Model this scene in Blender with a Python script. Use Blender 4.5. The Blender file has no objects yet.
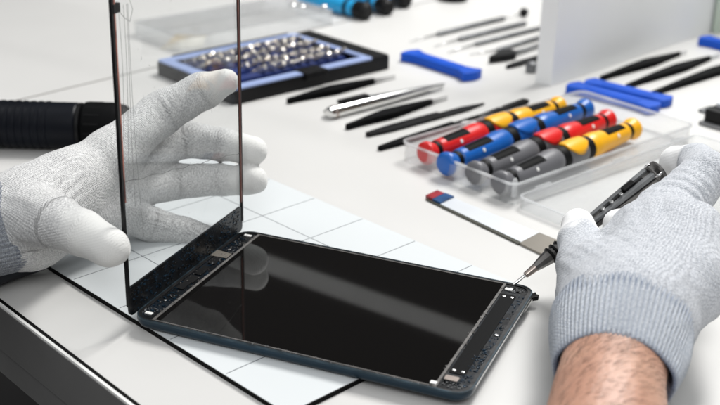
import bpy, bmesh, math, random
import numpy as np
from mathutils import Vector, Matrix
random.seed(7); rng = np.random.default_rng(7)
S = 0.01                                  # everything is laid out in centimetres
V = lambda *a: Vector(a)
sc = bpy.context.scene
COL = sc.collection

# ---------------------------------------------------------------- camera maths (cm)
CF = 1165.708; W2, H2 = 360.0, 202.5
CC = V(33.7186, -49.1111, 32.4825)
CR = V(0.9227282, 0.3846863, 0.0242726)
CU = V(-0.1683264, 0.3455053, 0.9231968)
CD = V(-0.3467548, 0.8559454, -0.3835603)
def T(x, y, t): return CC + (CD + CR*((x-W2)/CF) - CU*((y-H2)/CF))*t      # point at a depth
def G(x, y, z=0.0):                                                     # point at a height
    d = CD + CR*((x-W2)/CF) - CU*((y-H2)/CF)
    return CC + d*((z-CC.z)/d.z)

# ---------------------------------------------------------------- materials
def nt(name):
    m = bpy.data.materials.new(name); m.use_nodes = True
    n = m.node_tree.nodes; return m, m.node_tree, n, m.node_tree.links, n['Principled BSDF']
def pbr(name, col, rough=0.5, metal=0.0, var=0.06, vs=3.0, bump=0.0, bs=40.0, spec=0.5, coat=0.0, col2=None, c2lo=.45, c2hi=.6, c2s=5.0, rvar=0.1):
    """procedural principled material; scales are per centimetre"""
    m, t, n, l, p = nt(name)
    tc = n.new('ShaderNodeTexCoord')
    noi = n.new('ShaderNodeTexNoise'); noi.inputs['Scale'].default_value = vs*100*0.1; noi.inputs['Detail'].default_value = 5
    l.new(tc.outputs['Object'], noi.inputs['Vector'])
    mr = n.new('ShaderNodeMapRange'); mr.inputs[1].default_value = .3; mr.inputs[2].default_value = .7
    mr.inputs[3].default_value = 1-var; mr.inputs[4].default_value = 1+var
    l.new(noi.outputs['Fac'], mr.inputs[0])
    base = n.new('ShaderNodeRGB'); base.outputs[0].default_value = (*col, 1); src = base.outputs[0]
    if col2:
        n2 = n.new('ShaderNodeTexNoise'); n2.inputs['Scale'].default_value = c2s*100*0.1; n2.inputs['Detail'].default_value = 4
        l.new(tc.outputs['Object'], n2.inputs['Vector'])
        m2 = n.new('ShaderNodeMapRange'); m2.inputs[1].default_value = c2lo; m2.inputs[2].default_value = c2hi
        l.new(n2.outputs['Fac'], m2.inputs[0])
        mx = n.new('ShaderNodeMix'); mx.data_type = 'RGBA'
        l.new(m2.outputs[0], mx.inputs['Factor']); l.new(src, mx.inputs['A']); mx.inputs['B'].default_value = (*col2, 1)
        src = mx.outputs['Result']
    vm = n.new('ShaderNodeVectorMath'); vm.operation = 'SCALE'
    l.new(src, vm.inputs[0]); l.new(mr.outputs[0], vm.inputs['Scale']); l.new(vm.outputs[0], p.inputs['Base Color'])
    rr = n.new('ShaderNodeMapRange'); rr.inputs[3].default_value = max(0.02, rough*(1-rvar)); rr.inputs[4].default_value = min(1, rough*(1+rvar))
    l.new(noi.outputs['Fac'], rr.inputs[0]); l.new(rr.outputs[0], p.inputs['Roughness'])
    p.inputs['Metallic'].default_value = metal; p.inputs['Specular IOR Level'].default_value = spec
    p.inputs['Coat Weight'].default_value = coat; p.inputs['Coat Roughness'].default_value = .08
    if bump:
        nb = n.new('ShaderNodeTexNoise'); nb.inputs['Scale'].default_value = bs*10; nb.inputs['Detail'].default_value = 4
        l.new(tc.outputs['Object'], nb.inputs['Vector'])
        b = n.new('ShaderNodeBump'); b.inputs['Strength'].default_value = 1; b.inputs['Distance'].default_value = bump*S
        l.new(nb.outputs['Fac'], b.inputs['Height']); l.new(b.outputs[0], p.inputs['Normal'])
    return m
def clear(name, tint=(1, 1, 1), milk=0.0, rough=0.03, spec=1.0, milkcol=(.8, .82, .85)):
    """thin clear sheet: straight-through light, a Fresnel reflection and a little milkiness"""
    m, t, n, l, p = nt(name); out = n['Material Output']; n.remove(p)
    tr = n.new('ShaderNodeBsdfTransparent'); tr.inputs[0].default_value = (*tint, 1)
    gl = n.new('ShaderNodeBsdfGlossy'); gl.inputs['Roughness'].default_value = rough
    df = n.new('ShaderNodeBsdfDiffuse'); df.inputs[0].default_value = (*milkcol, 1)
    tl = n.new('ShaderNodeBsdfTranslucent'); tl.inputs[0].default_value = (*milkcol, 1)
    dd = n.new('ShaderNodeMixShader'); dd.inputs[0].default_value = .5
    l.new(df.outputs[0], dd.inputs[1]); l.new(tl.outputs[0], dd.inputs[2])
    m1 = n.new('ShaderNodeMixShader'); l.new(tr.outputs[0], m1.inputs[1]); l.new(dd.outputs[0], m1.inputs[2])
    tc = n.new('ShaderNodeTexCoord'); noi = n.new('ShaderNodeTexNoise'); noi.inputs['Scale'].default_value = 25; noi.inputs['Detail'].default_value = 5
    l.new(tc.outputs['Object'], noi.inputs[0])
    mr = n.new('ShaderNodeMapRange'); mr.inputs[1].default_value = .3; mr.inputs[2].default_value = .75
    mr.inputs[3].default_value = milk*.6; mr.inputs[4].default_value = milk*1.5
    l.new(noi.outputs['Fac'], mr.inputs[0]); l.new(mr.outputs[0], m1.inputs[0])
    fr = n.new('ShaderNodeFresnel'); fr.inputs[0].default_value = 1.45
    mu = n.new('ShaderNodeMath'); mu.operation = 'MULTIPLY'; mu.inputs[1].default_value = spec
    l.new(fr.outputs[0], mu.inputs[0])
    m2 = n.new('ShaderNodeMixShader'); l.new(mu.outputs[0], m2.inputs[0]); l.new(m1.outputs[0], m2.inputs[1]); l.new(gl.outputs[0], m2.inputs[2])
    l.new(m2.outputs[0], out.inputs[0]); return m
def knit(name, light, dark, coatcol, seam=None, rowc=.3, rowb=1.0, soft=0.0):
    """heathered knit: fibres of two greys, stitch bump, smooth rubber where attribute 'coat' is 1"""
    m, t, n, l, p = nt(name)
    tc = n.new('ShaderNodeTexCoord')
    # heather fibres
    a = n.new('ShaderNodeTexNoise'); a.inputs['Scale'].default_value = 950; a.inputs['Detail'].default_value = 3; a.inputs['Roughness'].default_value = .7
    l.new(tc.outputs['Object'], a.inputs['Vector'])
    b = n.new('ShaderNodeTexNoise'); b.inputs['Scale'].default_value = 90; b.inputs['Detail'].default_value = 3
    l.new(tc.outputs['Object'], b.inputs['Vector'])
    # stitches: rows along local attribute coordinate 'rows' (cm)
    at = n.new('ShaderNodeAttribute'); at.attribute_name = 'rows'
    sx = n.new('ShaderNodeSeparateXYZ'); l.new(at.outputs['Vector'], sx.inputs[0])
    def sine(sock, k):
        mm = n.new('ShaderNodeMath'); mm.operation = 'MULTIPLY'; mm.inputs[1].default_value = k; l.new(sock, mm.inputs[0])
        s2 = n.new('ShaderNodeMath'); s2.operation = 'SINE'; l.new(mm.outputs[0], s2.inputs[0]); return s2.outputs[0]
    su = sine(sx.outputs[0], 2*math.pi/0.115); sv = sine(sx.outputs[1], 2*math.pi/0.13)
    ad = n.new('ShaderNodeMath'); ad.operation = 'MULTIPLY'; l.new(su, ad.inputs[0]); l.new(sv, ad.inputs[1])
    rowmix = n.new('ShaderNodeMath'); rowmix.operation = 'MULTIPLY_ADD'; rowmix.inputs[1].default_value = .6
    l.new(su, rowmix.inputs[0]); l.new(ad.outputs[0], rowmix.inputs[2])
    f = n.new('ShaderNodeMapRange'); f.inputs[1].default_value = .40; f.inputs[2].default_value = .60
    l.new(a.outputs['Fac'], f.inputs[0])
    r2 = n.new('ShaderNodeMapRange'); r2.inputs[1].default_value = -1.6; r2.inputs[2].default_value = 1.0; r2.inputs[3].default_value = rowc; r2.inputs[4].default_value = 0
    l.new(rowmix.outputs[0], r2.inputs[0])
    sm = n.new('ShaderNodeMath'); sm.operation = 'MULTIPLY_ADD'; sm.inputs[1].default_value = .75; l.new(f.outputs[0], sm.inputs[0]); l.new(r2.outputs[0], sm.inputs[2]); sm.use_clamp = True
    mx = n.new('ShaderNodeMix'); mx.data_type = 'RGBA'; mx.inputs['A'].default_value = (*light, 1); mx.inputs['B'].default_value = (*dark, 1)
    l.new(sm.outputs[0], mx.inputs['Factor'])
    ca = n.new('ShaderNodeAttribute'); ca.attribute_name = 'coat'
    # rubber breaks up at its border
    cm = n.new('ShaderNodeMath'); cm.operation = 'MULTIPLY_ADD'; cm.inputs[1].default_value = .5; l.new(b.outputs['Fac'], cm.inputs[0]); l.new(ca.outputs['Fac'], cm.inputs[2])
    cr = n.new('ShaderNodeMapRange'); cr.inputs[1].default_value = .68-soft; cr.inputs[2].default_value = .82+soft; l.new(cm.outputs[0], cr.inputs[0])
    mc = n.new('ShaderNodeMix'); mc.data_type = 'RGBA'; mc.inputs['B'].default_value = (*coatcol, 1)
    l.new(cr.outputs[0], mc.inputs['Factor']); l.new(mx.outputs['Result'], mc.inputs['A'])
    last = mc.outputs['Result']
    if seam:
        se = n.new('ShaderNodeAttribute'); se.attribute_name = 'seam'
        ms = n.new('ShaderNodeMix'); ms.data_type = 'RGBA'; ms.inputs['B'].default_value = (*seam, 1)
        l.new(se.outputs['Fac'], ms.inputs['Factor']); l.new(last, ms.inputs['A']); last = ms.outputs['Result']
    l.new(last, p.inputs['Base Color'])
    p.inputs['Roughness'].default_value = .9; p.inputs['Specular IOR Level'].default_value = .25
    p.inputs['Sheen Weight'].default_value = .25; p.inputs['Sheen Roughness'].default_value = .5
    inv = n.new('ShaderNodeMath'); inv.operation = 'SUBTRACT'; inv.inputs[0].default_value = 1.35; l.new(cr.outputs[0], inv.inputs[1])
    hs = n.new('ShaderNodeMath'); hs.operation = 'MULTIPLY_ADD'; hs.inputs[1].default_value = 1.3; rb = n.new('ShaderNodeMath'); rb.operation = 'MULTIPLY'; rb.inputs[1].default_value = rowb; l.new(rowmix.outputs[0], rb.inputs[0])
    l.new(a.outputs['Fac'], hs.inputs[0]); l.new(rb.outputs[0], hs.inputs[2])
    hm = n.new('ShaderNodeMath'); hm.operation = 'MULTIPLY'; l.new(hs.outputs[0], hm.inputs[0]); l.new(inv.outputs[0], hm.inputs[1])
    bp = n.new('ShaderNodeBump'); bp.inputs['Strength'].default_value = .8; bp.inputs['Distance'].default_value = .00035
    l.new(hm.outputs[0], bp.inputs['Height']); l.new(bp.outputs[0], p.inputs['Normal'])
    return m

M = {}
M['desk'] = pbr('desk_laminate', (.585, .58, .565), .42, var=.02, vs=.6, bump=.002, bs=30)
M['seam'] = pbr('seam', (.13, .12, .11), .7)
M['black_edge'] = pbr('black_edge', (.003, .003, .003), .7, spec=.1)
M['white_edge'] = pbr('white_edge', (.8, .8, .78), .4)
M['apron'] = pbr('desk_apron', (.12, .119, .117), .4, spec=.25, var=.25, vs=.5)
M['floor'] = pbr('floor', (.01, .009, .009), .8)
M['shelf'] = pbr('shelf_white', (.80, .81, .81), .45, var=.02, vs=.5)
M['mat'] = pbr('mat_white', (.66, .69, .70), .22, var=.02, vs=.5)
M['mat_side'] = pbr('mat_side', (.003, .003, .003), .7, spec=.1)
M['gridline'] = pbr('grid_line', (.09, .10, .115), .6, var=.25, vs=8)
M['blackgloss'] = pbr('display_black', (.0045, .004, .0038), .035, var=.0, rvar=0, spec=.75)
M['bezel'] = pbr('bezel', (.0035, .004, .005), .28, var=.4, vs=6, bump=.035, bs=9, spec=.3, col2=(.005, .008, .012), c2s=8)
M['rimblack'] = pbr('rim_black', (.004, .004, .0045), .4, var=.5, vs=10, bump=.02, bs=25, spec=.3)
M['blueshell'] = pbr('shell_slate_blue', (.008, .024, .040), .3, metal=.4, spec=.4, var=.25, vs=2)
M['chrome'] = pbr('chrome', (.75, .75, .74), .18, metal=1, var=.05)
M['steel'] = pbr('steel', (.55, .55, .55), .25, metal=1, var=.12, vs=6, bump=.003, bs=60)
M['adhesive'] = pbr('adhesive', (.09, .085, .08), .6, var=.5, vs=20, bump=.03, bs=40)
M['adhesive_blue'] = pbr('adhesive_blue', (.006, .018, .032), .22, spec=.4, var=.6, vs=12, bump=.03, bs=30)
M['greyflake'] = pbr('grey_flake', (.11, .115, .12), .5, var=.4, vs=20)
M['whitetab'] = pbr('white_tab', (.8, .8, .78), .4)
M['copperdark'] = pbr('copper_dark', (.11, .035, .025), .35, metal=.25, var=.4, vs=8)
M['copper'] = pbr('copper_edge', (.50, .19, .14), .35, metal=.25, var=.3, vs=8, col2=(.10, .02, .012), c2lo=.5, c2hi=.58, c2s=4)
M['glass'] = clear('pane_glass', (.975, .98, .98), milk=.012, rough=.02, spec=.09)
M['glass_dirt'] = clear('fine_fibre', (1, 1, 1), milk=.6, rough=.3, milkcol=(.25, .25, .25))
M['tray'] = clear('tray_plastic', (.985, .988, .99), milk=.13, rough=.15, spec=.28, milkcol=(.95, .96, .97))
M['tray_rim'] = clear('tray_rim', (.985, .988, .99), milk=.34, rough=.2, spec=.5, milkcol=(.95, .96, .97))
M['lidclear'] = clear('lid_plastic', (.98, .985, .99), milk=.10, rough=.08, spec=.4, milkcol=(.95, .95, .95))
M['red'] = pbr('red_plastic', (.62, .012, .012), .34, var=.06)
M['blue'] = pbr('blue_plastic', (.006, .105, .42), .34, var=.06)
M['yellow'] = pbr('yellow_plastic', (.84, .41, .01), .36, var=.05)
M['greyp'] = pbr('grey_plastic', (.13, .13, .14), .42, var=.06)
M['rubber'] = pbr('black_rubber', (.003, .003, .0035), .55, spec=.15, var=.2)
M['black'] = pbr('black_plastic', (.003, .003, .0035), .42, spec=.2, var=.25, bump=.003, bs=50)
M['blackmatte'] = pbr('black_coating', (.0025, .0027, .003), .55, spec=.06, var=.3, vs=6)
M['navy'] = pbr('torch_navy', (.002, .003, .006), .42, spec=.15, metal=.0, var=.3, vs=2)
M['cyan'] = pbr('cyan_plastic', (.01, .30, .60), .2, var=.05)
M['pryblue'] = pbr('pry_blue', (.001, .07, .47), .5, spec=.3, var=.08, bump=.004, bs=30)
M['caseblue'] = pbr('case_lavender', (.30, .38, .62), .35, var=.05)
M['holder'] = pbr('bit_holder_blue', (.012, .03, .15), .5, var=.2)
M['bit'] = pbr('bit_steel', (.72, .68, .62), .26, metal=.9, var=.2, vs=10)
M['card'] = pbr('tan_card', (.62, .46, .22), .7, var=.2, vs=3, col2=(.66, .64, .58), c2s=1.5)
M['knife'] = pbr('dark_steel', (.16, .165, .17), .45, metal=.4, var=.25, vs=8, bump=.01, bs=30)
M['gun'] = pbr('gunmetal', (.16, .155, .15), .30, metal=.85, var=.35, vs=8)
M['collar'] = pbr('collar_bronze', (.36, .31, .28), .3, metal=.9, var=.2)
M['blade'] = pbr('blade_steel', (.72, .75, .78), .34, metal=.35, var=.04, vs=1)
M['bladedark'] = pbr('blade_edge', (.07, .07, .055), .4, metal=.5)
M['reflred'] = pbr('painted_reflection_red', (.25, .015, .02), .35, var=.4, vs=8)
M['reflblue'] = pbr('painted_reflection_blue', (.01, .05, .14), .35, var=.4, vs=8)
M['bladebrown'] = pbr('blade_brown', (.24, .22, .19), .35, metal=.6)
M['gloveL'] = knit('glove_left', (.80, .80, .79), (.40, .40, .405), (.72, .72, .70), rowc=.12, rowb=.5, soft=.16)
M['gloveR'] = knit('glove_right', (.73, .75, .785), (.36, .385, .43), (.80, .80, .80), rowc=.14, rowb=.45)
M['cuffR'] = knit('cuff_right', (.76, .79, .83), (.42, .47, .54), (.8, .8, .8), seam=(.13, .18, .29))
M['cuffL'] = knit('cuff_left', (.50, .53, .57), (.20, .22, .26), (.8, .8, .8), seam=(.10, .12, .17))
M['sleeve'] = pbr('sleeve_dark', (.012, .014, .02), .9, var=.3)
M['chamfer'] = pbr('chamfer', (.03, .05, .065), .3, metal=.6, var=.5, vs=10)
M['hair'] = pbr('arm_hair', (.055, .028, .018), .5)
M['greenish'] = pbr('pale_green', (.45, .52, .44), .5)
def skin():
    m, t, n, l, p = nt('skin')
    tc = n.new('ShaderNodeTexCoord')
    a = n.new('ShaderNodeTexNoise'); a.inputs['Scale'].default_value = 28; a.inputs['Detail'].default_value = 8; l.new(tc.outputs['Object'], a.inputs[0])
    cr = n.new('ShaderNodeValToRGB'); e = cr.color_ramp.elements
    e[0].position = .3; e[0].color = (.47, .25, .175, 1); e[1].position = .8; e[1].color = (.58, .35, .25, 1)
    l.new(a.outputs['Fac'], cr.inputs[0]); l.new(cr.outputs[0], p.inputs['Base Color'])
    p.inputs['Roughness'].default_value = .48
    p.inputs['Subsurface Weight'].default_value = .15; p.inputs['Subsurface Radius'].default_value = (.01, .004, .002); p.inputs['Subsurface Scale'].default_value = .5
    b = n.new('ShaderNodeTexVoronoi'); b.inputs['Scale'].default_value = 700; l.new(tc.outputs['Object'], b.inputs[0])
    w = n.new('ShaderNodeTexWave'); w.inputs['Scale'].default_value = 55; w.inputs['Distortion'].default_value = 9; w.inputs['Detail'].default_value = 3; l.new(tc.outputs['Object'], w.inputs[0])
    ad = n.new('ShaderNodeMath'); ad.operation = 'MULTIPLY_ADD'; ad.inputs[1].default_value = .6; l.new(w.outputs['Fac'], ad.inputs[0]); l.new(b.outputs['Distance'], ad.inputs[2])
    bp = n.new('ShaderNodeBump'); bp.inputs['Strength'].default_value = .35; bp.inputs['Distance'].default_value = .0003
    l.new(ad.outputs[0], bp.inputs['Height']); l.new(bp.outputs[0], p.inputs['Normal']); return m
M['skin'] = skin()

# ---------------------------------------------------------------- object helpers
def link(name, verts, faces, mat, parent=None, smooth=False, bevel=0.0, loc=None, auto=None):
    me = bpy.data.meshes.new(name)
    org = Vector(loc) if loc is not None else V(0, 0, 0)
    me.from_pydata([tuple((Vector(v)-org)*S) for v in verts], [], [tuple(f) for f in faces])
    me.validate(); me.update()
    o = bpy.data.objects.new(name, me); COL.objects.link(o)
    if parent: o.parent = parent; o.location = (org*S)
    else: o.location = org*S
    if parent is not None and loc is None: o.location = (0, 0, 0)
    me.materials.append(mat)
    bm = bmesh.new(); bm.from_mesh(me)
    if bevel:
        es = [e for e in bm.edges if len(e.link_faces) == 2 and e.calc_face_angle(0) > .6]
        bmesh.ops.bevel(bm, geom=es, offset=bevel*S, segments=2, profile=.6, affect='EDGES')
    bmesh.ops.recalc_face_normals(bm, faces=bm.faces)
    bm.to_mesh(me); bm.free()
    if smooth:
        for p in me.polygons: p.use_smooth = True
    if auto is not None:
        for p in me.polygons: p.use_smooth = True
        me.set_sharp_from_angle(angle=math.radians(auto))
    return o
def thing(name, label, cat, loc, group=None, rot=None):
    """an Empty at the base of a thing; loc in cm, rot = 3x3/4x4 matrix of its axes"""
    o = bpy.data.objects.new(name, None); COL.objects.link(o); o.empty_display_size = .01
    mtx = Matrix.Translation(Vector(loc)*S)
    if rot is not None: mtx = mtx @ rot.to_4x4()
    o.matrix_world = mtx
    tag(o, label, cat, group); return o
def tag(o, label=None, cat=None, group=None, kind=None):
    if label: o['label'] = label
    if cat: o['category'] = cat
    if group: o['group'] = group
    if kind: o['kind'] = kind
    return o
def axes(xdir, up=V(0, 0, 1)):
    x = Vector(xdir).normalized(); y = up.cross(x).normalized(); z = x.cross(y)
    return Matrix((x, y, z)).transposed()
class MB:
    def __init__(s): s.v = []; s.f = []
    def add(s, vs, fs):
        n = len(s.v); s.v += [Vector(v) for v in vs]; s.f += [[i+n for i in f] for f in fs]; return s
    def box(s, a, b):
        x0, y0, z0 = a; x1, y1, z1 = b
        return s.add([(x0, y0, z0), (x1, y0, z0), (x1, y1, z0), (x0, y1, z0), (x0, y0, z1), (x1, y0, z1), (x1, y1, z1), (x0, y1, z1)],
                     [(0, 3, 2, 1), (4, 5, 6, 7), (0, 1, 5, 4), (1, 2, 6, 5), (2, 3, 7, 6), (3, 0, 4, 7)])
    def prism(s, pts, z0, z1):
        n = len(pts); vs = [(x, y, z0) for x, y in pts]+[(x, y, z1) for x, y in pts]
        return s.add(vs, [list(range(n))[::-1], list(range(n, 2*n))]+[(i, (i+1) % n, n+(i+1) % n, n+i) for i in range(n)])
    def lathe(s, prof, n=24, axis='x', sq=1.0, off=(0, 0, 0), start=0.0):
        """prof: (position, radius) along the x axis"""
        vs = []; fs = []; ox, oy, oz = off
        for x, r in prof:
            for k in range(n):
                a = 2*math.pi*k/n+start; p = (x+ox, r*math.cos(a)+oy, r*math.sin(a)*sq+oz)
                if axis == 'z': p = (r*math.cos(a)+ox, r*math.sin(a)*sq+oy, x+oz)
                vs.append(p)
        m = len(prof)
        for i in range(m-1):
            for k in range(n): fs.append((i*n+k, i*n+(k+1) % n, (i+1)*n+(k+1) % n, (i+1)*n+k))
        fs.append(list(range(n))[::-1]); fs.append([(m-1)*n+k for k in range(n)])
        return s.add(vs, fs)
    def tube(s, pts, r, n=8):
        pts = [Vector(p) for p in pts]; rs = r if isinstance(r, (list, tuple)) else [r]*len(pts)
        vs = []; fs = []; up = V(0, 0, 1)
        for i, p in enumerate(pts):
            d = (pts[min(i+1, len(pts)-1)]-pts[max(i-1, 0)]).normalized()
            a = d.cross(up) if abs(d.dot(up)) < .95 else d.cross(V(1, 0, 0)); a.normalize(); b = d.cross(a)
            for k in range(n):
                t = 2*math.pi*k/n; vs.append(p+a*math.cos(t)*rs[i]+b*math.sin(t)*rs[i])
        for i in range(len(pts)-1):
            for k in range(n): fs.append((i*n+k, i*n+(k+1) % n, (i+1)*n+(k+1) % n, (i+1)*n+k))
        fs.append(list(range(n))[::-1]); fs.append([(len(pts)-1)*n+k for k in range(n)])
        return s.add(vs, fs)
    def ribbon(s, line, th):
        """closed slab from rows of (left,right) points with thickness th in z"""
        vs = []; fs = []
        for a, b in line:
            a = Vector(a); b = Vector(b); vs += [a, b, b+V(0, 0, th), a+V(0, 0, th)]
        m = len(line)
        for i in range(m-1):
            for k in range(4): fs.append((4*i+k, 4*i+(k+1) % 4, 4*i+4+(k+1) % 4, 4*i+4+k))
        fs.append((3, 2, 1, 0)); fs.append((4*m-4, 4*m-3, 4*m-2, 4*m-1)); return s.add(vs, fs)
    def build(s, name, mat, parent=None, **k): return link(name, s.v, s.f, M[mat] if isinstance(mat, str) else mat, parent, **k)
def copy_tree(o, parent=None):
    c = o.copy(); COL.objects.link(c); c.parent = parent
    if parent: c.matrix_parent_inverse = o.matrix_parent_inverse.copy()
    for ch in [x for x in bpy.data.objects if x.parent == o]: copy_tree(ch, c)
    return c
def rrect(x0, y0, x1, y1, r, n=8):
    pts = []
    for cx, cy, a0 in ((x1-r, y0+r, -90), (x1-r, y1-r, 0), (x0+r, y1-r, 90), (x0+r, y0+r, 180)):
        for k in range(n+1):
            a = math.radians(a0+90*k/n); pts.append((cx+r*math.cos(a), cy+r*math.sin(a)))
    return pts
def ring(outer, inner, z0, z1):
    """closed frame between two outlines with the same number of points"""
    n = len(outer); vs = [(x, y, z0) for x, y in outer]+[(x, y, z1) for x, y in outer]+[(x, y, z0) for x, y in inner]+[(x, y, z1) for x, y in inner]
    fs = []
    for i in range(n):
        j = (i+1) % n
        fs += [(i, j, n+j, n+i), (2*n+j, 2*n+i, 3*n+i, 3*n+j), (n+i, n+j, 3*n+j, 3*n+i), (j, i, 2*n+i, 2*n+j)]
    return vs, fs

# ---------------------------------------------------------------- implicit surfaces for hands
def sdf_cone(P, a, b, ra, rb):
    a = np.array(a, float); b = np.array(b, float); ab = b-a; L2 = ab@ab
    t = np.clip(((P-a)@ab)/L2, 0, 1)
    d = np.linalg.norm(P-a-t[..., None]*ab, axis=-1)
    return d-(ra+(rb-ra)*t), t
def smin(a, b, k):
    h = np.clip(.5+.5*(b-a)/k, 0, 1); return b*(1-h)+a*h-k*h*(1-h)
def surface_nets(F, org, h):
    nx, ny, nz = F.shape; ins = F < 0
    cs = np.stack([ins[i:nx-1+i, j:ny-1+j, k:nz-1+k] for i in (0, 1) for j in (0, 1) for k in (0, 1)], 0)
    act = cs.any(0) & ~cs.all(0); idx = -np.ones(act.shape, int); ids = np.argwhere(act); idx[act] = np.arange(len(ids))
    acc = np.zeros((len(ids), 3)); cnt = np.zeros(len(ids))
    corners = [(i, j, k) for i in (0, 1) for j in (0, 1) for k in (0, 1)]
    for a in corners:
        for ax in range(3):
            if a[ax]: continue
            b = list(a); b[ax] = 1
            fa = F[ids[:, 0]+a[0], ids[:, 1]+a[1], ids[:, 2]+a[2]]; fb = F[ids[:, 0]+b[0], ids[:, 1]+b[1], ids[:, 2]+b[2]]
            cr = (fa < 0) != (fb < 0); t = np.where(cr, fa/np.where(cr, fa-fb, 1), 0)
            p = np.array(a, float)[None]+np.zeros((len(ids), 3)); p[:, ax] += t
            acc[cr] += p[cr]; cnt[cr] += 1
    verts = (ids+acc/cnt[:, None])*h+org
    faces = []
    for ax in range(3):
        u, v = (ax+1) % 3, (ax+2) % 3
        sl0 = [slice(None)]*3; sl1 = [slice(None)]*3; sl0[ax] = slice(0, -1); sl1[ax] = slice(1, None)
        e = np.argwhere(ins[tuple(sl0)] != ins[tuple(sl1)]); e = e[(e[:, u] > 0) & (e[:, v] > 0)]
        def g(du, dv):
            q = e.copy(); q[:, u] -= du; q[:, v] -= dv; return q
        lim = np.array(act.shape); ok = (e < lim).all(1); e = e[ok]
        qs = [idx[tuple(g(*d).T)] for d in ((0, 0), (1, 0), (1, 1), (0, 1))]
        qs = np.stack(qs, 1); s = ins[tuple(e.T)]; qs[~s] = qs[~s][:, ::-1]
        faces.append(qs[(qs >= 0).all(1)])
    return verts, np.concatenate(faces)
def hand_mesh(name, chains, palm, mat, parent, h=.13, kf=.18, kp=.9, kj=.5, axis_dir=None, folds=(), amp=.05):
    """chains: list of [(point, radius, coat)...] one per finger; palm: list of (a, ra, b, rb)"""
    pts = [p for c in chains for p, r, w in c]+[q for a, ra, b, rb in palm for q in (a, b)]
    A = np.array([list(p) for p in pts]); lo = A.min(0)-4.2; hi = A.max(0)+4.2
    n = np.ceil((hi-lo)/h).astype(int)
    ax = [lo[i]+h*np.arange(n[i]) for i in range(3)]
    P = np.stack(np.meshgrid(*ax, indexing='ij'), -1)
    D = None
    for a, ra, b, rb in palm:
        d, _ = sdf_cone(P, a, b, ra, rb); D = d if D is None else smin(D, d, kp)
    fing = []; coat = np.zeros(P.shape[:3]); rowu = P@(np.array(axis_dir)/np.linalg.norm(axis_dir)); near = np.full(P.shape[:3], 1e9)
    for c in chains:
        f = None; cum = float(np.array(list(c[0][0]))@(np.array(axis_dir)/np.linalg.norm(axis_dir)))
        for si, ((p0, r0, w0), (p1, r1, w1)) in enumerate(zip(c[:-1], c[1:])):
            d, t = sdf_cone(P, p0, p1, r0, r1); f = d if f is None else smin(f, d, .35)
            m = d < near; near[m] = d[m]; coat[m] = (w0+(w1-w0)*t)[m]; a_ = np.array(list(p0)); sd_ = np.array(list(p1-p0)); sl_ = np.linalg.norm(sd_)
            if not (si == 0 and len(c) > 3 and r0 > 1.7): rowu[m] = (cum+((P-a_)@(sd_/sl_)))[m]
            cum += sl_
        fing.append(f)
    F = fing[0]
    for f in fing[1:]: F = smin(F, f, kf)
    coat[D < near-.1] *= .0
    D = smin(D, F, kj)
    # soft folds of cloth
    X, Y, Z = P[..., 0], P[..., 1], P[..., 2]
    D = D+amp*(np.sin(X*1.7+1.3*np.sin(Y*.9)+Z*.8)*np.sin(Y*1.3+Z*1.6+.7*np.sin(X*1.1)))
    D = D+amp*.35*np.sin(X*4.1+Z*2.2+1.5*np.sin(Y*2.1))*np.sin(Y*3.7-Z*2.9)
    for c0, dr, rad, am, wl in folds:       # local creases: centre, direction across creases
        q = P-np.array(c0); w = np.exp(-(q**2).sum(-1)/(rad*rad)); dr = np.array(dr)/np.linalg.norm(dr)
        D = D+am*w*np.sin(2*np.pi*(q@dr)/wl+1.2*np.sin(X*1.3+Y*.8))
    vs, fs = surface_nets(D, lo, h)
    ii = np.clip(np.round((vs-lo)/h).astype(int), 0, np.array(D.shape)-1); cw = coat[tuple(ii.T)]
    # keep the largest piece
    o = link(name, [Vector(v) for v in vs], fs.tolist(), mat, parent, smooth=True)
    me = o.data
    if len(me.vertices) != len(vs):
        print('vertex count changed', name, len(me.vertices), len(vs))
    N = len(me.vertices)
    at = me.attributes.new('coat', 'FLOAT', 'POINT'); at.data.foreach_set('value', cw[:N].astype(np.float32))
    fi = np.clip((vs-lo)/h, 0, np.array(D.shape)-1.001); i0 = fi.astype(int); fr = fi-i0; ru = 0
    for a in (0, 1):
        for b in (0, 1):
            for c in (0, 1):
                wt = (fr[:, 0] if a else 1-fr[:, 0])*(fr[:, 1] if b else 1-fr[:, 1])*(fr[:, 2] if c else 1-fr[:, 2]); ru = ru+wt*rowu[i0[:, 0]+a, i0[:, 1]+b, i0[:, 2]+c]
    d = np.array(axis_dir)/np.linalg.norm(axis_dir); e = np.cross(d, [0, 0, 1.]); e /= np.linalg.norm(e); g2 = np.cross(e, d)
    rows = np.stack([ru, vs@e*.8+vs@g2*.8, np.zeros(len(vs))], 1)
    ra = me.attributes.new('rows', 'FLOAT_VECTOR', 'POINT'); ra.data.foreach_set('vector', rows[:N].astype(np.float32).ravel())
    sm = o.modifiers.new('smooth', 'SMOOTH'); sm.iterations = 3; sm.factor = .5
    return o

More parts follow.
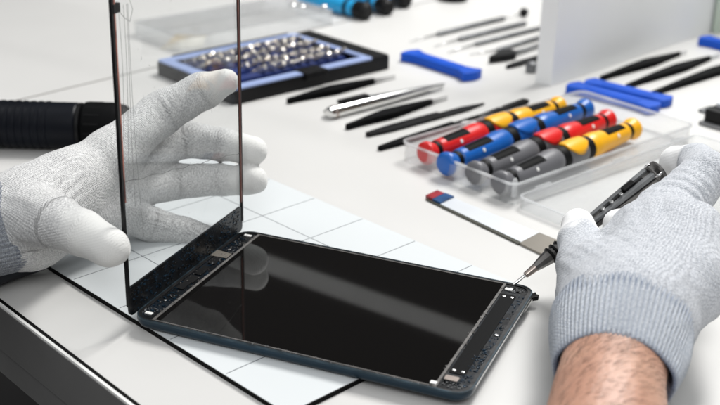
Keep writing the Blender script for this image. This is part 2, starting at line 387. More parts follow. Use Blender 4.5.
# ================================================================ SETTING
E1 = V(.905, -.425, 0).normalized(); E2 = V(.425, .905, 0).normalized()   # desk's long and deep directions
desk = thing('desk', 'long pale laminate work desk with black and white edging and dark grey front', 'desk', G(65, 355))
DI = desk.matrix_world.inverted()
def under(o, parent):      # parent while the mesh stays where it was laid out
    o.parent = parent; o.matrix_parent_inverse = parent.matrix_world.inverted(); return o
eA, eB = G(0, 305), G(130, 405); ed = (eB-eA).normalized(); en = V(-ed.y, ed.x, 0)   # en points into the desk
def strip(name, mat, s0, s1, n0, n1, z0, z1, parent, bevel=0):
    mb = MB(); q = [eA+ed*s+en*n for s, n in ((s0, n0), (s1, n0), (s1, n1), (s0, n1))]
    mb.prism([(p.x, p.y) for p in q], z0, z1); return under(mb.build(name, mat, bevel=bevel), parent)
strip('desktop', 'desk', -90, 130, .42, 175, -3.0, 0, desk)
strip('edge_groove', 'black_edge', -90, 130, .18, .42, -3.0, -.02, desk)
strip('edge_trim', 'white_edge', -90, 130, 0, .18, -3.0, .0, desk)
strip('front_panel', 'apron', -90, 130, .02, 1.6, -5.0, -3.0, desk)
ap = strip('edge_band', 'apron', -90, 130, -.06, 0, -3.2, -.14, desk)
# board joint running across the back left of the desktop
ja, jb = G(-60, 119), G(152, 68)
jd = (jb-ja).normalized(); jn = V(-jd.y, jd.x, 0)*.11
je = ja+jd*95
mb = MB(); mb.prism([((ja-jn).x, (ja-jn).y), ((je-jn).x, (je-jn).y), ((je+jn).x, (je+jn).y), ((ja+jn).x, (ja+jn).y)], 0.0, .012)
under(mb.build('board_joint', 'seam'), desk)
fl = MB().box((-400, -300, -76), (400, 500, -75)).build('floor', 'floor'); tag(fl, kind='structure')

# cutting mat / work mat: 5 cm squares
mrot = 2.740; mo = V(11.871, -4.275, 0); mu = V(math.cos(mrot), math.sin(mrot), 0); mv = V(mu.y, -mu.x, 0); mc = 4.993; mh = 20.166
mat_t = thing('work_mat', 'white glossy work mat with thin grey square grid lying under the tablet', 'work mat', mo+mu*15+mv*10)
def mq(a, b): p = mo+mu*a+mv*b; return (p.x, p.y)
ML = 7*mc
mb = MB(); mb.prism([mq(-.1, 0), mq(ML, 0), mq(ML, mh), mq(-.1, mh)], .0, .27); under(mb.build('mat_base', 'mat_side'), mat_t)
mb = MB(); mb.prism([mq(-.05, .03), mq(ML-.1, .03), mq(ML-.1, mh-.02), mq(-.05, mh-.02)], .27, .3); under(mb.build('mat_surface', 'mat'), mat_t)
mb = MB()
for k in range(1, 7):
    mb.prism([mq(k*mc-.028, .15), mq(k*mc+.028, .15), mq(k*mc+.028, mh-.1), mq(k*mc-.028, mh-.1)], .3, .304)
for k in range(1, 4):
    w = mh-k*mc
    segs = [0]+[x for j in range(1, 7) for x in (j*mc-.03, j*mc+.03)]+[ML-.1]
    for a, b in zip(segs[::2], segs[1::2]): mb.prism([mq(a+.02, w-.028), mq(b, w-.028), mq(b, w+.028), mq(a+.02, w+.028)], .3, .304)
under(mb.build('grid_lines', 'gridline'), mat_t)

# ================================================================ SHELF UNIT
pA, pB = G(535, 83), G(554, 87)
fdir = (pB-pA).normalized(); bdir = V(-fdir.y, fdir.x, 0)
if bdir.y < 0: bdir = -bdir
bdir = (G(700, 37)-pB).normalized()
su = thing('shelf_unit', 'white shelf unit with thick upright divider standing on back of desk', 'shelf', pA)
th = 1.75
def pp(a, b): p = pA+fdir*a+bdir*b; return (p.x, p.y)
mb = MB(); mb.prism([pp(0, 0), pp(th, 0), pp(th, 42), pp(0, 42)], 0, 30.9); under(mb.build('divider', 'shelf', bevel=.06), su)
mb = MB(); mb.prism([pp(-75, 0), pp(th+8, 0), pp(th+8, .7), pp(-75, .7)], 30.9, 33.0); under(mb.build('top_rail', 'white_edge', bevel=.06), su)
mb = MB(); mb.prism([pp(-75, 42), pp(th+42, 42), pp(th+42, 43.5), pp(-75, 43.5)], 0, 13); under(mb.build('back_rail', 'shelf'), su)

# ================================================================ TABLET
tab = thing('tablet', 'opened tablet lying on the mat, glossy black display with bare edges', 'tablet', (0, 0, .3))
TL, TW, TZ0, TZ1 = 20.0, 13.47, .3, 1.0
def shell(prof, r):
    vs = []; fs = []; n = None
    for z, ins in prof:
        pts = rrect(ins, ins, TL-ins, TW-ins, r-ins*.6, 10); n = len(pts); vs += [(x, y, z) for x, y in pts]
    m = len(prof)
    for i in range(m-1):
        for k in range(n): fs.append((i*n+k, i*n+(k+1) % n, (i+1)*n+(k+1) % n, (i+1)*n+k))
    fs.append(list(range(n))[::-1]); fs.append([(m-1)*n+k for k in range(n)]); return vs, fs
vs, fs = shell([(.302, .55), (.34, .30), (.44, .12), (.60, .03), (.78, 0), (.90, .01)], 1.0)
under(link('back_shell', vs, fs, M['blueshell'], auto=40), tab)
o_, i_ = rrect(.01, .01, TL-.01, TW-.01, 1.0, 10), rrect(.09, .09, TL-.09, TW-.09, .93, 10)
vs, fs = ring(o_, i_, .90, 1.0); under(link('chamfer_rim', vs, fs, M['chamfer']), tab)
o_, i_ = i_, rrect(.3, .22, TL-.3, TW-.22, .75, 10)
vs, fs = ring(o_, i_, .88, .985); under(link('inner_rim', vs, fs, M['rimblack']), tab)
mb = MB().prism(rrect(.3, .22, TL-.3, TW-.22, .75, 10), .86, .93); under(mb.build('bezel_tray', 'bezel'), tab)
under(MB().box((1.45, .30, .93), (18.05, 13.17, .975)).build('display', 'blackgloss', bevel=.02), tab)
mb = MB(); vs, fs = ring([(1.28, .2), (18.2, .2), (18.2, 13.27), (1.28, 13.27)], [(1.45, .30), (18.05, .30), (18.05, 13.17), (1.45, 13.17)], .93, .985)
under(link('display_frame', vs, fs, M['adhesive']), tab)
def flakes(name, mat, parent, boxes, n, size, z, thick=.02, seed=1):
    r = random.Random(seed); mb = MB()
    for i in range(n):
        x0, y0, x1, y1 = boxes[i % len(boxes)]
        cx, cy = r.uniform(x0, x1), r.uniform(y0, y1); a = r.uniform(0, 6.28); s = r.uniform(size*.3, size)
        el = r.uniform(.2, .7); k = r.randint(5, 8)
        pts = []
        for j in range(k):
            t = 2*math.pi*j/k; rr = s*r.uniform(.6, 1.1); u, w = rr*math.cos(t), rr*math.sin(t)*el
            pts.append((cx+u*math.cos(a)-w*math.sin(a), cy+u*math.sin(a)+w*math.cos(a)))
        zz = z+r.uniform(0, .006); mb.prism(pts, zz, zz+thick*r.uniform(.4, 1.6))
    return tag(under(mb.build(name, mat), parent), kind='stuff') if parent else mb
flakes('torn_adhesive', 'adhesive_blue', tab, [(.35, 1, 1.15, 12.4), (.35, 1, 1.15, 12.4), (19.25, 1.4, 19.7, 12), (19.0, .8, 19.65, 5)], 300, .13, .93, .035, 3)
flakes('grey_residue', 'greyflake', tab, [(.35, 8, 1.1, 12.9), (.3, .5, 1.1, 1.5), (2, .1, 18, .25), (18.2, .4, 19.5, 1.2), (18.4, 12.3, 19.5, 13), (2, .1, 18, .28), (2, 13.2, 18, 13.34)], 330, .07, .965, .03, 5)
flakes('adhesive_crumb', 'adhesive', tab, [(2, .05, 18, .3), (1.2, .5, 1.4, 13), (18.0, .5, 18.3, 13), (.4, 1, 1.1, 12)], 220, .09, .965, .035, 6)
under(MB().prism(rrect(18.32, 1.9, 19.2, 11.9, .12), .93, .965).build('cover_plate', 'blackmatte'), tab)
for (x, y) in ((18.5, 2.2), (19.0, 11.6), (18.5, 11.6), (19.0, 2.2), (.7, 2.6), (.7, 10.3), (19.45, 6.8)):
    mb = MB().lathe([(.93, .11), (.985, .11), (.995, .08), (.985, .04)], 14, 'z', off=(x, y, 0)); under(mb.build('screw', 'steel', auto=35), tab)
under(MB().add([(1.2, 9.1, .97), (.1, 9.0, 1.0), (.1, 9.9, 1.0), (1.2, 9.8, .97), (1.2, 9.1, .985), (.1, 9.0, 1.015), (.1, 9.9, 1.015), (1.2, 9.8, .985)], [(0, 1, 2, 3), (7, 6, 5, 4), (0, 4, 5, 1), (1, 5, 6, 2), (2, 6, 7, 3), (3, 7, 4, 0)]).build('ribbon_cable', 'bladebrown'), tab)
under(MB().prism(rrect(.4, 5.2, 1.05, 6.1, .05), .93, 1.0).build('foam_pad', 'rubber'), tab)
# small metal tabs and camera module in the bezel
for (x, y, w, d) in ((.75, .8, .45, .22), (17.95, .55, .34, .26), (18.55, 12.55, .45, .28), (.8, 12.75, .5, .2)):
    mb = MB().box((x-w/2, y-d/2, .95), (x+w/2, y+d/2, 1.02)); mb.lathe([(1.02, .07), (1.04, .06)], 10, 'z', off=(x-.05, y, 0))
    under(mb.build('metal_tab', 'whitetab', bevel=.015), tab)
mb = MB().prism(rrect(18.25, .95, 19.15, 1.55, .12), .93, 1.02); camm = under(mb.build('camera_module', 'bezel'), tab)
mb = MB().prism(rrect(18.33, 1.02, 19.07, 1.48, .10), 1.02, 1.05); under(mb.build('module_cap', 'collar'), camm)
mb = MB().lathe([(.93, .16), (1.01, .15)], 14, 'z', off=(19.1, 12.6, 0)); under(mb.build('lens', 'black'), tab)
for y in (4.2, 6.3, 8.0): under(MB().prism(rrect(.45, y, .95, y+1.2, .08), .93, .99).build('connector', 'black'), tab)
mb = MB().tube([(19.99, 10.6, .66), (19.99, 12.4, .66)], .09, 8); under(mb.build('side_button', 'chrome'), tab)
under(MB().prism([(TL+.005,1.2),(TL+.02,1.2),(TL+.02,TW-1.2),(TL+.005,TW-1.2)], .84, .93).build('bright_edge','chrome'), tab)
# power key sticking out near the far corner
mb = MB().prism([(19.85, 12.5), (20.3, 12.9), (20.28, 13.15), (19.6, 13.3)], .45, .72); under(mb.build('pulled_clip', 'black', bevel=.03), tab)

# ================================================================ GLASS PANEL standing on its short edge
gp = thing('glass_panel', 'clear touch glass pane with dark copper edged sides standing upright over tablet', 'glass pane', (-.1, 6.7, 1.0))
GX0, GX1, GB, GT = -.10, .0, .95, 21.0
def gbox(name, mat, a, b, bevel=0.0): return under(MB().box(a, b).build(name, mat, bevel=bevel), gp)
lean = Matrix.Rotation(math.radians(-1.2), 4, 'X')
gbox('pane', 'glass', (GX0, .12, GB+1.75), (GX1, 13.35, GT))
mbb = MB(); pts = rrect(.0, 0.95, 13.47, 2.72, .35, 6)
n = len(pts); mbb.add([(GX0-.01, y, z) for y, z in pts]+[(GX1+.01, y, z) for y, z in pts], [list(range(n))[::-1], list(range(n, 2*n))]+[(i, (i+1) % n, n+(i+1) % n, n+i) for i in range(n)])
under(mbb.build('bottom_border', 'bezel'), gp)
sb = gbox('side_border', 'rimblack', (GX0-.03, -.10, 1.6), (GX1+.05, .09, GT))
under(gbox('copper_strip', 'copper', (GX1-.02, .09, 7.9), (GX1+.055, .20, GT)), sb)
sb = gbox('side_border', 'rimblack', (GX0-.03, 13.40, 1.6), (GX1+.05, 13.55, GT))
under(gbox('copper_strip', 'copperdark', (GX1-.02, 13.29, 3.0), (GX1+.06, 13.40, GT)), sb)
gbox('corner_tab', 'rimblack', (GX0-.05, .0, 18.3), (GX1+.08, .62, 18.8), .03)
gbox('border_notch', 'rimblack', (GX0-.05, -.14, 4.9), (GX1+.07, .1, 5.3), .03)
r = random.Random(4); mb = MB(); mg = MB()
for i in range(420):      # torn adhesive on the bottom border, facing the tablet
    y, z = r.uniform(.4, 13), r.uniform(1.1, 2.6); s = r.uniform(.03, .16); el = r.uniform(.2, .6); a = r.uniform(-.5, .5); k = r.randint(5, 8)
    pts = []
    for j in range(k):
        t = 2*math.pi*j/k; rr = s*r.uniform(.6, 1.1); u, w = rr*math.cos(t), rr*math.sin(t)*el; pts.append((y+u*math.cos(a)-w*math.sin(a), z+u*math.sin(a)+w*math.cos(a)))
    tgt = mb if i % 2 else mg; th_ = r.uniform(.02, .05); vs = [(.01, p, q) for p, q in pts]+[(.01+th_, p, q) for p, q in pts]
    tgt.add(vs, [list(range(k))[::-1], list(range(k, 2*k))]+[(j, (j+1) % k, k+(j+1) % k, k+j) for j in range(k)])
tag(under(mb.build('torn_adhesive', 'adhesive_blue'), gp), kind='stuff'); tag(under(mg.build('dark_residue', 'rimblack'), gp), kind='stuff')
mb = MB()
for i in range(4):     # loose adhesive threads hanging at the top
    y0 = .5+.28*i; pts = []
    for k in range(14):
        z = 18.6-k*(.55+.16*i); pts.append((.03, y0+.9*math.sin(k*.22+i)*.25+k*.02*(i-1), z))
    mb.tube(pts, .011, 5)
mb.tube([(.03, .5, 18.4), (.03, .9, 18.0), (.03, 1.5, 17.6), (.03, 1.8, 18.2), (.03, 1.5, 18.9)], .012, 5)
under(mb.build('loose_thread', 'glass_dirt'), gp)
r = random.Random(21); mb = MB()
for k in range(46):
    y, z = r.uniform(.4, 13), r.uniform(3, 18); a = r.uniform(0, 6.28); q = r.uniform(.05, .28)
    mb.tube([(.006, y, z), (.006, y+q*.5*math.cos(a), z+q*.5*math.sin(a)+.02), (.006, y+q*math.cos(a+.5), z+q*math.sin(a+.5))], .007, 4)
tag(under(mb.build('lint', 'glass_dirt'), gp), kind='stuff')
mb = MB(); pts = []
for k in range(30): pts.append((.004, .2+13.1*k/29, 9.05-.09*k+.05*math.sin(k*1.3)+.03*math.sin(k*3.1)))
mb.tube(pts, .018, 5); under(mb.build('crack_line', 'glass_dirt'), gp)

# ================================================================ PERSON: both gloved hands
per = thing('person', 'person in grey knit gloves gripping the upright glass and holding a dark screwdriver', 'person', G(612, 405, 0))
# ---- left hand (reaches in from the left, behind the glass, palm towards it)
def TT(x, y, t): return T(x, y, t)
L_w0, L_w1 = TT(-40, 232, 68), TT(26, 218, 70.4)
iM, mM, rM, pM = TT(110, 155, 74), TT(122, 172, 76), TT(124, 192, 76.3), TT(118, 212, 75.5)
chains = [
 [(iM, 1.6, 0), (TT(162, 113, 76), 1.42, 0), (TT(203, 91, 76.2), 1.20, .3), (TT(225, 82, 75.5), .86, .8)],
 [(mM, 1.3, 0), (TT(180, 139, 79), 1.28, 0), (TT(222, 144, 78.8), 1.10, .2), (TT(253, 151, 77.8), .98, .9)],
 [(rM, 1.25, 0), (TT(176, 181, 79), 1.2, 0), (TT(222, 180, 78.6), 1.05, .2), (TT(253, 180, 77.6), .98, .9)],
 [(pM, 1.2, 0), (TT(150, 224, 77), 1.1, 0), (TT(186, 233, 77.6), 1.0, 0), (TT(214, 240, 77.8), .82, .5)],
 [(TT(34, 216, 68), 1.9, 0), (TT(56, 222, 66), 1.48, 0), (TT(84, 234, 64.4), 1.22, .62), (TT(110, 247, 63.4), 1.10, 1)],
]
palm = [(L_w1, 2.75, iM, 1.35), (L_w1, 2.6, mM, 1.3), (L_w1, 2.6, rM, 1.3), (TT(24, 230, 70.4), 2.2, pM, 1.3), (L_w0, 2.1, L_w1, 2.8),
        (TT(30, 215, 69.6), 2.4, TT(64, 186, 71.5), 2.1), (TT(60, 186, 72), 1.7, TT(116, 156, 74.8), 1.5), (iM, 1.35, mM, 1.3), (mM, 1.3, rM, 1.25), (rM, 1.25, pM, 1.2)]
L_axis = (TT(120, 190, 75)-L_w1)
glL = hand_mesh('glove', chains, palm, M['gloveL'], None, h=.13, kf=.16, axis_dir=list(L_axis), amp=.045,
    folds=[(list(TT(75, 195, 68)), (.3, .2, -1), 2.2, .07, .6), (list(TT(165, 112, 75)), (.7, .5, .5), 1.5, .045, .45), (list(TT(60, 225, 65)), (.8, -.3, -.3), 1.3, .05, .4), (list(TT(20, 240, 68)), list(L_axis), 2.6, .06, .6)])
tag(glL, 'left glove with white coated fingertips'); under(glL, per)
def cuff(name, c0, r0, c1, r1, mat, parent, ribs=64, sq=1.0, depth=.05, lip=.12, flare=None, closed=False):
    ax = (c1-c0); L = ax.length; ax.normalize(); u = ax.cross(V(0, 0, 1)).normalized(); w = u.cross(ax)
    prof = []
    m = 22
    for i in range(m+1):
        t = i/m; r = r0+(r1-r0)*t+(flare or 0)*math.sin(math.pi*t); seam = max(0, 1-abs(t-0)*9)+max(0, 1-abs(t-1)*6)
        prof.append((t*L, r, min(1, seam)*.55))
    inner = [(0.0-.03, r0-lip*.5, .7), (.0, r0-lip, .9), (L*.5, r0-lip*1.3, 1)]
    prof = inner[::-1]+prof+[(L+.05, r1-.12, .7), (L+.02, r1-.35, .8)]
    n = ribs*6; vs = []; fs = []; seam = []; rows = []
    for j, (x, r, s) in enumerate(prof):
        for k in range(n):
            a = 2*math.pi*k/n; te = (x/L) if L else 0; fade = max(0., min(1, (1.0-te)/.12)) if 3 <= j < len(prof)-2 else 0; rib = depth*(abs(math.cos(ribs*a/2))-.5)*2*fade
            rr = r+rib+.04*math.sin(3*a+j*.2)+.03*math.sin(7*a+x)
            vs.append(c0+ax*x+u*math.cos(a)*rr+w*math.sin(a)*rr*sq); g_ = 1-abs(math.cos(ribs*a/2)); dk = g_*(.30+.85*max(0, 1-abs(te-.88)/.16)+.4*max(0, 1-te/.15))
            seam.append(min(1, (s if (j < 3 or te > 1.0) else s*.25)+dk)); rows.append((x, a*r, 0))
    m = len(prof)
    for i in range(m-1):
        for k in range(n): fs.append((i*n+k, i*n+(k+1) % n, (i+1)*n+(k+1) % n, (i+1)*n+k))
    o = link(name, vs, fs, mat, smooth=True); me = o.data
    me.attributes.new('seam', 'FLOAT', 'POINT').data.foreach_set('value', np.array(seam, np.float32))
    me.attributes.new('rows', 'FLOAT_VECTOR', 'POINT').data.foreach_set('vector', np.array(rows, np.float32).ravel())
    me.attributes.new('coat', 'FLOAT', 'POINT').data.foreach_set('value', np.zeros(len(vs), np.float32))
    return under(o, parent)
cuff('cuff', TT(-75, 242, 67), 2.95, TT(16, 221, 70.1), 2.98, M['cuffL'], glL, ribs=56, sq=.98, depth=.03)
sl = MB().tube([TT(-200, 272, 60), TT(-70, 264, 68), TT(-10, 260, 70.5), TT(16, 260, 71.6), TT(34, 262, 72.2), TT(50, 264, 72.6)], [3.4, 2.3, 1.7, 1.2, .75, .25], 24).build('sleeve', 'sleeve', smooth=True); under(sl, per)  # dark sleeve, enlarged and drawn out to deepen the shade under the hand

# ---- right hand (forearm comes up from the bottom of the frame)
wR = TT(622, 322, 60.5)
iM2 = TT(668, 214, 68)
chR = [
 [(iM2, 1.75, 0), (TT(706, 175, 69.5), 1.42, 0), (TT(697, 163, 72.0), 1.20, .3), (TT(675, 162, 73.4), .98, 1)],
 [(TT(690, 238, 65), 1.9, 0), (TT(664, 226, 69.5), 1.15, 0), (TT(640, 222, 70.6), 1.0, .8), (TT(617, 224, 71.0), .92, 1)],
 [(TT(592, 292, 62.5), 1.95, 0), (TT(584, 264, 65.5), 1.52, 0), (TT(580, 241, 68), 1.22, .5), (TT(578, 225, 70), 1.02, 1)],
]
palmR = [(wR, 3.05, TT(676, 240, 65.5), 2.15), (TT(610, 335, 60), 2.7, TT(636, 318, 60.5), 3.1), (wR, 2.9, TT(598, 278, 63), 2.05), (wR, 2.8, TT(650, 235, 66), 2.1),
         (TT(618, 252, 66), 1.5, iM2, 1.6), (TT(676, 240, 65.5), 2.15, TT(684, 285, 62.5), 2.2), (wR, 3.0, TT(680, 285, 62.5), 2.3),
         (TT(612, 365, 58), 2.5, wR, 3.1), (TT(690, 238, 65), 1.9, TT(695, 262, 64), 1.7), (TT(660, 240, 66), 1.9, iM2, 1.7)]
R_axis = TT(650, 235, 66)-wR
glR = hand_mesh('glove', chR, palmR, M['gloveR'], None, h=.13, kf=.1, axis_dir=list(R_axis), amp=.05,
    kj=.45, folds=[(list(TT(690, 205, 67)), (.2, .7, .5), 2.4, .09, .7), (list(TT(600, 262, 63)), (.5, .5, .6), 2.0, .06, .7), (list(TT(660, 240, 64)), (.9, .1, .2), 3.0, .05, 1.5), (list(TT(640, 265, 62)), list(R_axis), 3, .03, .8)])
tag(glR, 'right glove with white coated fingertips'); under(glR, per)
c0, c1 = TT(613, 374, 57), TT(622, 334, 60)
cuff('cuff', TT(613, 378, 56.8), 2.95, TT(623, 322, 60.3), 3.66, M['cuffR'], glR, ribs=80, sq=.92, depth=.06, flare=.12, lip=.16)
# bare forearm: one tapered skin surface
arm_pts = [TT(596, 560, 45), TT(602, 480, 49.5), TT(607, 420, 53), TT(611, 385, 55.6), TT(615, 360, 57.6), TT(620, 335, 59.5)]
arm_r = [(3.5, 2.95), (3.15, 2.65), (2.80, 2.45), (2.58, 2.35), (2.5, 2.3), (2.5, 2.2)]
vs = []; fs = []; n = 72; rings = []
def catm(P, t):
    m = len(P)-1; x = min(t*m, m-1e-6); i = int(x); f = x-i; p = [Vector(P[max(0, min(m, i+k))]) for k in (-1, 0, 1, 2)]
    return .5*((2*p[1])+(p[2]-p[0])*f+(2*p[0]-5*p[1]+4*p[2]-p[3])*f*f+(3*p[1]-p[0]-3*p[2]+p[3])*f**3)
mm = 60; armf = []
for i in range(mm+1):
    t = i/mm; c = catm(arm_pts, t); c2 = catm(arm_pts, min(1, t+.01)); c1_ = catm(arm_pts, max(0, t-.01)); d = (c2-c1_).normalized()
    x = t*(len(arm_r)-1); k = min(int(x), len(arm_r)-2); f = x-k; ra = arm_r[k][0]*(1-f)+arm_r[k+1][0]*f; rb = arm_r[k][1]*(1-f)+arm_r[k+1][1]*f
    u = d.cross(V(0, 0, 1)).normalized(); w = u.cross(d)
    armf.append((c, u, w, ra, rb, d))
    for j in range(n):
        a = 2*math.pi*j/n
        lump = 1+.012*math.sin(3*a+t*9)+.010*math.sin(2*a-5*t)+.016*math.exp(-((a-1.9)/.25)**2)+.012*math.exp(-((a-1.2)/.18)**2)
        cre = -.035*math.exp(-((t-.80)/.012)**2)-.03*math.exp(-((t-.86)/.01)**2)
        vs.append(c+u*math.cos(a)*ra*(lump)+w*math.sin(a)*(rb*lump+cre))
for i in range(mm):
    for j in range(n): fs.append((i*n+j, i*n+(j+1) % n, (i+1)*n+(j+1) % n, (i+1)*n+j))
fs.append(list(range(n))[::-1]); fs.append([mm*n+j for j in range(n)])
arm = under(link('forearm', vs, fs, M['skin'], smooth=True), per)
r = random.Random(11); mb = MB()
for i in range(760):
    t = r.uniform(.25, .88); a = r.gauss(1.45, .65); i0 = int(t*mm); c, u, w, ra, rb, d = armf[i0]
    nrm = (u*math.cos(a)/ra+w*math.sin(a)/rb).normalized(); p = c+u*math.cos(a)*ra*1.005+w*math.sin(a)*rb*1.005
    tan = (-u*math.sin(a)+w*math.cos(a)); s = r.choice((1, 1, -1)) if a < 1.2 else 1
    dirn = (d*r.uniform(.3, .9)-tan*r.uniform(.4, 1.2)).normalized(); Lh = r.uniform(.35, .85)
    mb.tube([p, p+dirn*Lh*.4+nrm*.07, p+dirn*Lh*.75+nrm*.07, p+dirn*Lh+nrm*.03], [.008, .007, .005, .002], 3)
hair = under(mb.build('arm_hair', 'hair'), arm); tag(hair, kind='stuff')

# ================================================================ SCREWDRIVER IN THE HAND
tipP = G(513, 285, 1.08); capP = T(660, 170, 72.6)
ax = capP-tipP; HL = ax.length
hd = thing('precision_screwdriver', 'dark gunmetal precision screwdriver in the right hand, tip on tablet corner', 'screwdriver', tipP, rot=axes(ax) @ Matrix.Diagonal((1, 1.22, 1.22)))
print('held driver length', HL)
s = HL/12.4
def hp(mb, name, mat, **k):
    o = mb.build(name, mat, **k); o.parent = hd; return o
hp(MB().lathe([(0, .05), (.05, .07), (.55, .075), (1.0, .08)], 12), 'shaft', 'chrome', auto=35)
hp(MB().lathe([(.95, .10), (1.0, .16), (1.7, .20), (1.75, .20)], 16), 'collar', 'collar', auto=35)
hp(MB().lathe([(1.75, .20), (1.95, .24), (2.55, .34), (2.85, .37), (3.1, .35), (4.8, .42), (5.0, .40)], 8), 'grip', 'gun', auto=35)
for k in range(4):
    x = 2.9+.36*k; hp(MB().lathe([(x, .34), (x+.04, .44), (x+.13, .46), (x+.19, .38)], 20), 'grip_ring', 'rubber', auto=40)
# slotted upper body: square bar with two raised rails
b0, b1 = 5.0, HL-.75
def bar(y0, y1, z0, z1, x0=b0, x1=b1, fl=1.0):
    mb = MB(); mb.add([(x0, y0*.7, z0*.7), (x0, y1*.7, z0*.7), (x0, y1*.7, z1*.7), (x0, y0*.7, z1*.7), (x1, y0*fl, z0*fl), (x1, y1*fl, z0*fl), (x1, y1*fl, z1*fl), (x1, y0*fl, z1*fl)],
    [(0, 1, 2, 3), (7, 6, 5, 4), (0, 4, 5, 1), (1, 5, 6, 2), (2, 6, 7, 3), (3, 7, 4, 0)]); return mb
hp(bar(-.36, .36, -.30, .30), 'core', 'gun', bevel=.03)
hp(bar(.16, .44, .16, .42), 'rail', 'knife', bevel=.03)
hp(bar(-.44, -.16, .16, .42), 'rail', 'knife', bevel=.03)
hp(bar(-.50, -.36, -.2, .1), 'rail', 'gun', bevel=.03)
hp(bar(-.08, .08, .28, .34, 7.0, b1-.6), 'groove_insert', 'rubber')
for x in (7.3, 8.0, 8.8): hp(MB().lathe([(.28, .13), (.47, .13), (.50, .09)], 14, 'z', off=(x, -.12+.0, 0)), 'rivet', 'chrome', auto=35)
hp(MB().box((b1-2.1, -.15, .3), (b1-1.2, .22, .52)), 'slider', 'rubber', bevel=.06)
hp(MB().lathe([(HL-.75, .50), (HL-.68, .56), (HL-.60, .56), (HL-.58, .2), (HL-.30, .18), (HL-.28, .52), (HL-.20, .60), (HL-.08, .60), (HL-.04, .48)], 24), 'swivel_cap', 'gun', auto=35)
for k in range(3):
    a = 2*math.pi*k/3+.6; mb = MB(); cy, cz = math.cos(a)*.40, math.sin(a)*.40
    mb.tube([(HL-.85, cy*1.1, cz*1.1), (HL-.5, cy*1.5, cz*1.5), (HL-.15, cy*1.35, cz*1.35)], .07, 8); hp(mb, 'cage_wire', 'steel', smooth=True)

# ================================================================ SCREWDRIVER SET IN ITS CLEAR TRAY
tA, tB = V(3.9, 32.9, 0), V(14.6, 27.6, 0)
tx = (tB-tA).normalized(); ty = V(-tx.y, tx.x, 0); TWd, TDp = (tB-tA).length, 22.5
tray = thing('clear_tray', 'clear plastic tray with hinged open lid holding four two-tone screwdrivers', 'plastic tray', tA, rot=axes(tx))
def thin_tray(w, d, h, t=.12, r=.7, ox=0, oy=0):
    o_, i_ = rrect(ox, oy, ox+w, oy+d, r, 6), rrect(ox+t, oy+t, ox+w-t, oy+d-t, r-t, 6)
    vs, fs = ring(o_, i_, .02, h); mb = MB(); mb.add(vs, fs)
    return mb, i_
mb, inn = thin_tray(TWd, TDp, 1.7); o = mb.build('tray_wall', 'tray'); o.parent = tray
o = MB().prism(inn, .02, .12).build('tray_floor', 'tray'); o.parent = tray
vs, fs = ring(rrect(-.12, -.12, TWd+.12, TDp+.12, .8, 6), rrect(.0, .0, TWd, TDp, .7, 6), 1.55, 1.72); o = link('tray_lip', vs, fs, M['tray_rim']); o.parent = tray
mb, inn = thin_tray(TWd-.3, TDp, .9, ox=TWd+.35); o = mb.build('lid_wall', 'tray'); o.parent = tray
o = MB().prism(inn, .02, .10).build('lid_panel', 'tray'); o.parent = tray
for y in (2.2, TDp*.5, TDp-3.5):
    o = MB().box((TWd+.125, y, .9), (TWd+.34, y+1.6, 1.05)).build('hinge', 'tray_rim'); o.parent = tray
vs, fs = ring(rrect(TWd+.30, -.04, TWd*2+.1, TDp+.04, .7, 6), rrect(TWd+.47, .12, TWd*2-.07, TDp-.12, .6, 6), .82, .96); o = link('lid_lip', vs, fs, M['tray_rim']); o.parent = tray
o = MB().box((TWd*.5-.9, -.32, .55), (TWd*.5+.9, -.02, 1.5)).build('latch', 'tray', bevel=.08); o.parent = tray
o = MB().lathe([(.5, .22), (1.75, .20), (1.95, .1)], 14, 'z', off=(TWd-.35, .5, 0)).build('catch_post', 'tray_rim', smooth=True); o.parent = tray

